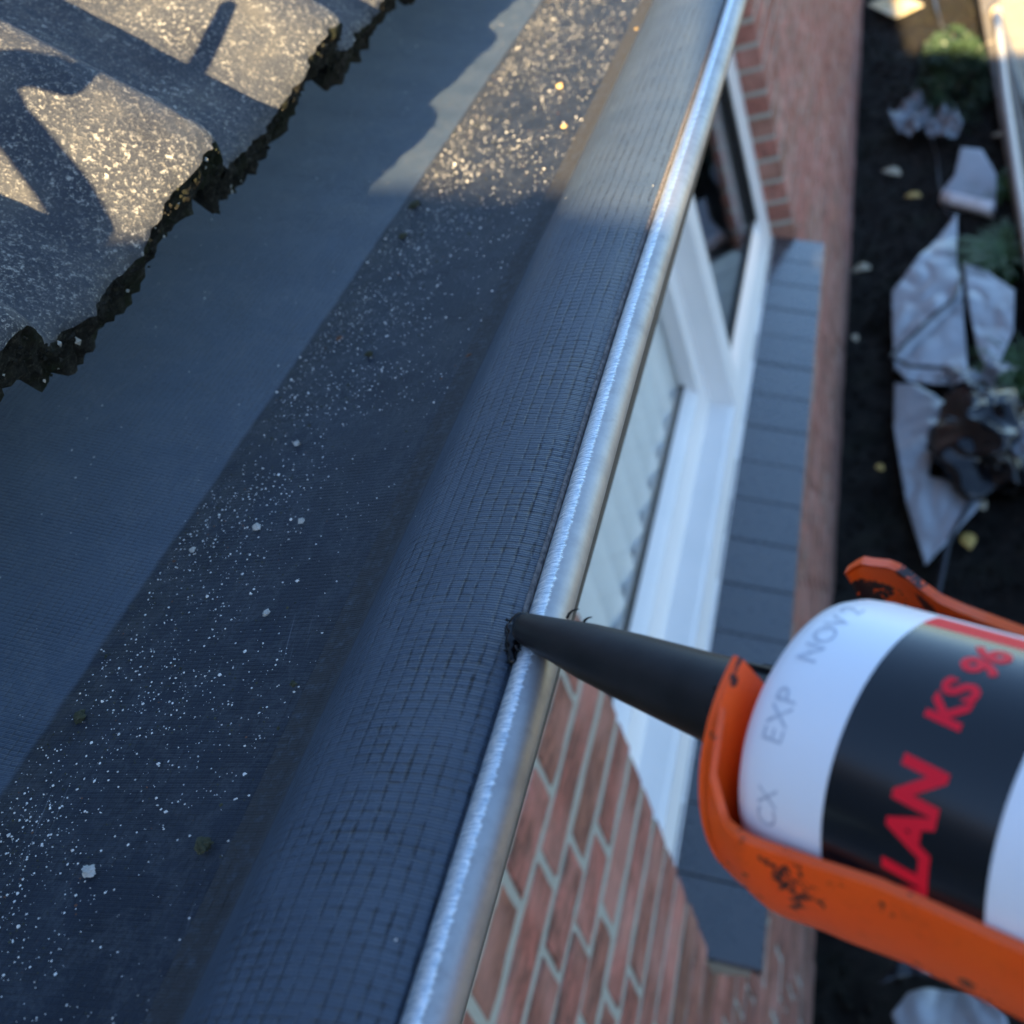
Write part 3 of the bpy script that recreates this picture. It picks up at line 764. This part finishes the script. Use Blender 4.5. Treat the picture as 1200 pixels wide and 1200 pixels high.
# wet sealant at the tip
def blobby(pts, rad, k=14):
    m = MB(); m.tube(pts, rad, k)
    for i, v in enumerate(m.v):
        p = Vector(v); n_ = noise.noise_vector(p*420)*.00055 + noise.noise_vector(p*1100)*.00022; m.v[i] = tuple(p+n_)
    return m
def cat_rom(P, n=7):
    P = [Vector(p) for p in P]; out = []
    for i in range(len(P)-1):
        a, b, c, d = P[max(i-1,0)], P[i], P[i+1], P[min(i+2,len(P)-1)]
        for q in range(n):
            t = q/n; out.append(.5*((2*b)+(-a+c)*t+(2*a-5*b+4*c-d)*t*t+(-a+3*b-3*c+d)*t**3))
    out.append(P[-1]); return out
zz = H-.1655
C1 = cat_rom([(-.0955,.1792,zz+.0016), (-.0975,.1795,zz+.0014), (-.0988,.1775,zz+.0008), (-.0986,.1750,zz+.0004), (-.0978,.1722,zz+.0003), (-.0974,.1695,zz-.0002), (-.0972,.1676,zz-.0008)])
n_ = len(C1); rr = [.0007+.0009*math.sin(math.pi*min(1, (i+1)/(n_*.9)))*(1 if i > n_*.35 else .35)+.0002 for i in range(n_)]; rr[-1] = .0002; rr[-2] = .0004
mb = blobby(C1, rr)
for q in range(26):
    t = random.random(); c = C1[int(t*(n_-1))]; blob(mb, c+Vector((random.uniform(-.002,.0022), random.uniform(-.002,.002), random.uniform(0,.0010))), random.uniform(.0002,.0007))
o = mb.build('sealant_blob', M['sealant'], None, True)
tag(o, 'glossy black wet sealant squeezed out under the nozzle tip onto the metal edge', 'sealant')

# ------------------------------------------------------------------ things on the ground
def crumple(name, poly, z, mat, label, cat, amp=.03, sc=6, sub=5, thick=.002, tilt=None, group=None, creases=None):
    bm = bmesh.new(); vs = [bm.verts.new((x, y, 0)) for x, y in poly]; f = bm.faces.new(vs)
    bmesh.ops.triangulate(bm, faces=[f])
    for _ in range(sub): bmesh.ops.subdivide_edges(bm, edges=[e for e in bm.edges if e.calc_length() > .014], cuts=1, use_grid_fill=True) if any(e.calc_length() > .014 for e in bm.edges) else None
    bmesh.ops.triangulate(bm, faces=bm.faces[:])
    sd_ = random.random()*30
    for v in bm.verts:
        x, y = v.co.x, v.co.y; h = amp*.12*abs(noise.noise(Vector((x*sc*4+7, y*sc*2.2, sd_))))  + amp*noise.noise(Vector((x*sc, y*sc*.6, sd_)))
        h += amp*.5*abs(noise.noise(Vector((x*sc*2.5+3, y*sc*1.5, sd_+3))))
        if creases:
            for (x0, y0, x1, y1, dep, wd) in creases:
                d = abs((x-x0)*(y1-y0)-(y-y0)*(x1-x0))/math.hypot(x1-x0, y1-y0); h -= dep*max(0, 1-d/wd)
        if tilt: h += tilt[0]*(x-poly[0][0]) + tilt[1]*(y-poly[0][1])
        v.co.z = z+h
    me = bpy.data.meshes.new(name); bm.to_mesh(me); bm.free(); me.materials.append(mat)
    for p in me.polygons: p.use_smooth = True
    o = link(name, me); md = o.modifiers.new('thickness', 'SOLIDIFY'); md.thickness = thick
    tag(o, label, cat, group); return o
SG = 'scraps of grey plastic sheet on the soil'
crumple('plastic_sheet', [(-.028,4.378),(-.043,4.013),(-.033,3.84),(-.037,3.617),(-.039,3.243),(-.131,3.279),(-.22,3.325),(-.256,3.408),(-.26,3.856)], .06, M['sheet'], 'large pointed grey plastic sheet lying above the black bag, its tip towards the far end', 'plastic sheet', .03, 5, group=SG, creases=[(-.256,3.408,-.066,3.692,.02,.012)])
crumple('plastic_sheet', [(-.022,3.954),(.056,3.88),(.126,3.741),(.103,3.481),(.029,3.244),(-.003,3.387),(-.018,3.652)], .075, M['sheet'], 'small grey plastic flap beside the green blades by the timber edging', 'plastic sheet', .02, 6, group=SG)
crumple('plastic_sheet', [(-.256,3.338),(-.188,3.283),(-.109,3.171),(-.134,2.977),(-.166,2.822),(-.095,2.786),(-.01,2.749),(-.058,2.636),(-.181,2.446),(-.226,2.717),(-.259,3.089)], .05, M['sheet'], 'grey plastic sheet tapering to a point just beyond the orange gun', 'plastic sheet', .03, 6, group=SG)
crumple('plastic_sheet', [(-.263,1.2),(-.233,1.244),(-.187,1.262),(-.108,1.251),(-.069,1.197),(-.05,1.1),(-.226,1.1)], .08, M['sheet'], 'grey plastic scrap peeping out below the orange gun at the bottom', 'plastic sheet', .03, 9, group=SG)
crumple('plastic_film', [(-.285,1.23),(-.23,1.30),(-.14,1.315),(-.06,1.27),(-.14,1.27),(-.23,1.255)], .12, M['bag'], 'strip of shiny black film on the scrap below the orange gun', 'plastic film', .03, 14)
crumple('bent_panel', [(-.071,4.603),(.103,4.43),(.124,4.628),(.083,4.788),(.009,4.825),(-.022,4.68)], .07, M['sheet'], 'bent grey panel with a turned down lip between the shrub and the green blades', 'panel', .008, 5, thick=.012, tilt=(0, .25))
bp = bpy.data.objects['bent_panel']; m = MB(); a, b_ = Vector((-.071,4.603,.068)), Vector((.103,4.43,.066)); dn_ = Vector((-.006,-.02,-.055))
m.grid([[a+(b_-a)*t, a+(b_-a)*t+dn_*.5+Vector((-.012,-.012,0)), a+(b_-a)*t+dn_] for t in (0,.25,.5,.75,1)]); lp = m.build('lip', M['cart'], bp, True); md = lp.modifiers.new('t', 'SOLIDIFY'); md.thickness = .003
o = crumple('stained_card', [(-.385,7.143),(-.231,7.259),(-.097,6.933),(-.242,6.82)], .05, M['paper'], 'white diamond shaped card with yellow stains on the far soil', 'card', .006, 5)
crumple('plastic_film', [(-.273,5.389),(-.162,5.643),(-.116,5.545),(-.085,5.333),(-.14,5.223),(-.189,5.204)], .06, M['clear'], 'bluish crumpled film on the soil left of the paler crumpled film', 'plastic film', .06, 16)
crumple('plastic_film', [(-.124,5.169),(-.068,5.323),(.007,5.31),(.027,5.134),(-.036,5.036)], .07, M['clear'], 'brightest whitish crumpled film beside the foot of the shrub', 'plastic film', .07, 22)
# black bag
bm = bmesh.new(); bmesh.ops.create_icosphere(bm, subdivisions=5, radius=1)
for v in bm.verts:
    n_ = noise.noise(v.co*1.5)*.45 + (1-abs(noise.noise(Vector((v.co.x*1.2+4, v.co.y*3.2, v.co.z*2)))))**6*.32 + .015*noise.noise(v.co*9)
    v.co *= 1+n_*.9; v.co.x *= .120; v.co.y *= .185; v.co.z = max(-.04, v.co.z*.105)
me = bpy.data.meshes.new('rubbish_bag'); bm.to_mesh(me); bm.free(); me.polygons.foreach_set('use_smooth', [True]*len(me.polygons)); me.materials.append(M['bag'])
o = link('rubbish_bag', me); o.location = (-.005, 2.93, .07); tag(o, 'crumpled glossy black plastic bag lying on the grey sheet', 'bag')
crumple('paper_scrap', [(.060,2.835),(.08,2.88),(.11,2.86),(.10,2.76),(.062,2.74),(.050,2.78)], .15, M['clear'], 'small white scrap on the right side of the black bag', 'scrap', .02, 18)
crumple('wire_bundle', [(-.13,3.16),(-.10,3.22),(-.01,3.17),(.05,3.22),(.10,3.18),(.0,3.11),(-.09,3.13)], .14, M['clear'], 'whitish crumpled tie across the top of the black bag', 'tie', .05, 25, thick=.003)
m = MB(); m.tube([(-.16,2.30,.03),(-.153,2.373,.035),(-.123,2.534,.05),(-.069,2.667,.06),(-.009,2.769,.07),(.008,2.882,.16),(.029,3.042,.15),(.02,3.3,.05)], .0075, 8); tag(m.build('cable', M['cable'], None, True), 'thick black cable running from the black bag towards the orange gun', 'cable')
m = MB(); m.tube([(.02,3.2,.10),(-.10,3.25,.13),(-.20,3.30,.12),(-.262,3.42,.09),(-.20,3.52,.09),(-.12,3.63,.10),(-.06,3.72,.09),(-.03,3.9,.08)], .006, 8); tag(m.build('cable', M['cable'], None, True), 'black cable bent in a hook over the two large grey sheets', 'cable')
m = MB(); m.tube([(-.05,7.3,.02),(-.043,7.093,.02),(-.036,6.873,.025),(-.018,6.62,.02)], .008, 8); tag(m.build('cable', M['cable'], None, True), 'grey cable end on the far soil right of the stained card', 'cable')
m = MB(); m.tube([(-.10,5.20,.03),(-.085,5.0,.03),(-.083,4.75,.03),(-.066,4.50,.03),(-.04,4.38,.04)], .004, 6); tag(m.build('cable', M['cable'], None, True), 'thin cable on the soil between whitish film and bent panel', 'cable')
def leaf(x, y, L, W, rz, mat, label):
    m = MB(); pts = []
    for i in range(7):
        t = i/6; wd = W*math.sin(math.pi*min(1, t*1.02+.02))**.8; z = .004*math.sin(t*3)+random.uniform(0, .002)
        pts.append([(-wd, (t-.5)*L, z+wd*.3), (0, (t-.5)*L, z), (wd, (t-.5)*L, z+wd*.35)])
    m.grid(pts); o = m.build('fallen_leaf', mat, None, True); o.location = (x, y, .035+.02*nz(x, y, 0, 7)); o.rotation_euler = (random.uniform(-.2, .2), random.uniform(-.2, .2), rz)
    md = o.modifiers.new('t', 'SOLIDIFY'); md.thickness = .0006
    tag(o, label, 'leaf', 'fallen leaves on the soil')
leaf(-.267,4.936,.09,.03,1.0,M['leafp'],'pale oval leaf on bare soil, left of the bent panel')
leaf(-.186,4.682,.07,.024,1.3,M['leafy'],'yellowish leaf between the pale oval leaf and the bent panel')
leaf(-.373,4.12,.075,.036,1.5,M['leafp'],'tan leaf lying close to the foot of the brick wall')
leaf(-.076,2.563,.075,.02,.1,M['leafy'],'bright yellow leaf beside the thick black cable')
leaf(-.039,2.70,.05,.018,.5,M['leafp'],'dull tan leaf just under the black bag')
leaf(.151,5.10,.05,.022,.8,M['leafp'],'pinkish pale leaf against the timber edging')
leaf(-.385,3.648,.05,.012,.3,M['leafp'],'thin pale sliver near the wall level with the grey sheets')
leaf(-.30,2.9,.03,.012,.9,M['leafy'],'tiny orange leaf on the soil beside the tapering grey sheet')
# shrub
def shrub(cx, cy, rx, ry, h, n, label):
    s = empty('shrub', label, 'shrub', (cx, cy, 0)); m = MB()
    for k in range(n):
        th = random.random()*6.28; rr = random.random()**.5; z = h*random.random()**.7
        sc = (1-(z/h)**2*.6); x = cx+rx*rr*sc*math.cos(th); y = cy+ry*rr*sc*math.sin(th)
        if noise.noise(Vector((x*9, y*6, z*9))) < -.12: continue
        L = random.uniform(.012, .028); d = Vector((math.cos(th)+random.uniform(-.8,.8), math.sin(th)+random.uniform(-.8,.8), random.uniform(-.2, 1))).normalized()
        sd2 = d.cross(Vector((random.uniform(-1,1), random.uniform(-1,1), 1))).normalized()*L*.35; p = Vector((x, y, z))
        m.quad(p, p+d*L*.5+sd2, p+d*L, p+d*L*.5-sd2)
    keep(m.build('foliage', M['shrub']), s)['kind'] = 'stuff'
    for k in range(9):
        th = k*.7; m = MB(); m.tube([(cx, cy, 0), (cx+rx*.3*math.cos(th), cy+ry*.3*math.sin(th), h*.4), (cx+rx*.7*math.cos(th), cy+ry*.7*math.sin(th), h*.75)], [.006, .004, .002], 6); keep(m.build('stem', M['twig']), s)
shrub(.01, 5.75, .17, .55, .22, 9000, 'low dense dark green shrub between the soil bed and the edging')
def tuft(cx, cy, n, h, label, lean=(-.6, .2)):
    s = empty('grass_tuft', label, 'plant', (cx, cy, 0)); m = MB()
    for k in range(n):
        th = random.gauss(math.atan2(lean[1], lean[0]), 1.0); L = h*random.uniform(.6, 1.1); P = []; b0 = Vector((cx+random.gauss(0, .02), cy+random.gauss(0, .04), 0))
        d = Vector((math.cos(th), math.sin(th), 0)); sd2 = Vector((-d.y, d.x, 0))*.0045
        for i in range(7):
            t = i/6; p = b0 + d*L*.75*t**1.3 + Vector((0, 0, L*(t*.95-.62*t*t))); wd = (1-t)**.6
            P.append([p-sd2*wd, p+sd2*wd*.99])
        m.grid(P)
    keep(m.build('blades', M['blade']), s)['kind'] = 'stuff'
tuft(.12, 4.02, 130, .26, 'bright green arching grass blades beside the far grey sheet')
tuft(.11, 3.32, 70, .22, 'darker green blades behind the small grey flap by the edging')
tuft(.14, 4.60, 50, .18, 'short green blades at the right end of the bent panel')

# edging, pipe ---------------------------------------------------------
m = MB(); 
for k in range(2, 5):
    y0 = -2 + k*2.0; b = MB(); b.box(.168, .255, y0+.004, y0+1.996, -.02, .10)
    for i, v in enumerate(b.v): b.v[i] = (v[0]+random.uniform(-.002, .002), v[1], v[2]+random.uniform(-.003, .003))
    o = b.build('timber_edging', M['timber']); md = o.modifiers.new('b', 'BEVEL'); md.width = .008; md.segments = 2
    lab = {3: 'weathered grey timber edging beside the bright shrub end and the pale pipe', 2: 'weathered timber edging beside the green blades at the right edge', 4: 'farthest timber edging in the sun at the top right'}.get(k, 'weathered timber edging outside the picture')
    tag(o, lab, 'edging', 'timber edging along the soil bed')
m = MB(); m.tube([(.180, 3.4, .116), (.190, 4.4, .116), (.205, 5.3, .116), (.222, 6.0, .116), (.232, 6.33, .118)], .016, 14)
o = m.build('plastic_pipe', M['pipe'], None, True); tag(o, 'long pale plastic pipe lying on the timber edging at the right', 'pipe')
cp = MB(); cp.tube([(.2325, 6.33, .118), (.234, 6.40, .118)], .026, 14); cp.build('end_cap', M['paving'], o, True)
m = MB(); m.tube([(.246, 6.35, .070), (.262, 5.9, .065), (.272, 5.35, .065), (.28, 5.0, .065)], .013, 10); tag(m.build('hose', M['cable'], None, True), 'black hose lying behind the pale pipe at the top right', 'hose')

# ------------------------------------------------------------------ hoarding boards added out of view behind the camera to cast the broad shade
hd = empty('sun_blocker', 'timber hoarding added out of view behind the viewpoint to shade the near gutter', 'blocker', (.1, -.755, 0))
p0 = Vector((-.068, -.747)); e = Vector((1, -.68)).normalized(); nn = Vector((e.y, -e.x)); ZTOP = H+.249
bx = -.505
def at(x): return p0+e*((x-p0.x)/e.x)
def board(x0, x1, zb, zt):
    m = MB(); a, b_ = at(x0), at(x1-.0005)
    q = [(a.x, a.y), (b_.x, b_.y), (b_.x+nn.x*.02, b_.y+nn.y*.02), (a.x+nn.x*.02, a.y+nn.y*.02)]
    m.v = [(x, y, zb) for x, y in q]+[(x, y, zt) for x, y in q]; m.f = [(0,3,2,1),(4,5,6,7),(0,1,5,4),(1,2,6,5),(2,3,7,6),(3,0,4,7)]; m.mi = [0]*6
    keep(m.build('blocker_board', M['wood']), hd)
while bx < 3.2:
    b1 = bx+.14
    j = random.uniform(-.003, .003)
    if bx < -.09:
        zb = max(H-.10, H-.117+(-.2495-bx)*.9+.065)
        if zb < ZTOP-.05: board(bx, b1, zb, ZTOP+j)
        if bx > -.40: board(bx, b1, 0, H-.256 if bx < -.24 else H-.188)
    elif bx < .04: board(bx, .005, 0, ZTOP+j); board(.005, b1, 0, H+1.1)
    else: board(bx, b1, 0, H+1.1 if bx < .27 else H+.45+j*5)
    bx = b1
# forked dry branch added out of view, shaped to cast forked shadows
br_ = empty('shadow_branch', 'forked dry branch added over the roof out of view to cast shadows on the tiles', 'branch', (-.3, .1, H+.02))
def shadow_limb(pts, r): m = MB(); m.tube([(x, y, H+z) for x, y, z in pts], r, 10); keep(m.build('shadow_limb', M['twig'], None, True), br_)
def back(P, t): return tuple(Vector(P) + SUN*t)          # a point on the way from the roof towards the sun
def limb_over(P, r, pre=[], pr=[]): shadow_limb(list(pre) + [back(p, .22) for p in P], pr + r)
limb_over([(-.2955,.3539,-.0621),(-.2884,.3695,-.0685),(-.2826,.3840,-.0737),(-.2745,.3960,-.0805),(-.2665,.4000,-.0880),(-.2668,.4130,-.0880),(-.2652,.4450,-.0894),(-.2629,.4880,-.0915)], [.0085,.0078,.0066,.0050,.0040,.0039,.0038,.0032], [(-.47,-.02,.10),(-.36,.07,.06)], [.009,.008])
limb_over([(-.2917,.3660,-.0656),(-.2826,.3620,-.0737),(-.2777,.3480,-.0782),(-.2672,.3300,-.0876),(-.2596,.3150,-.0945),(-.2520,.2950,-.1010)], [.0050,.0056,.0056,.0060,.0062,.006])
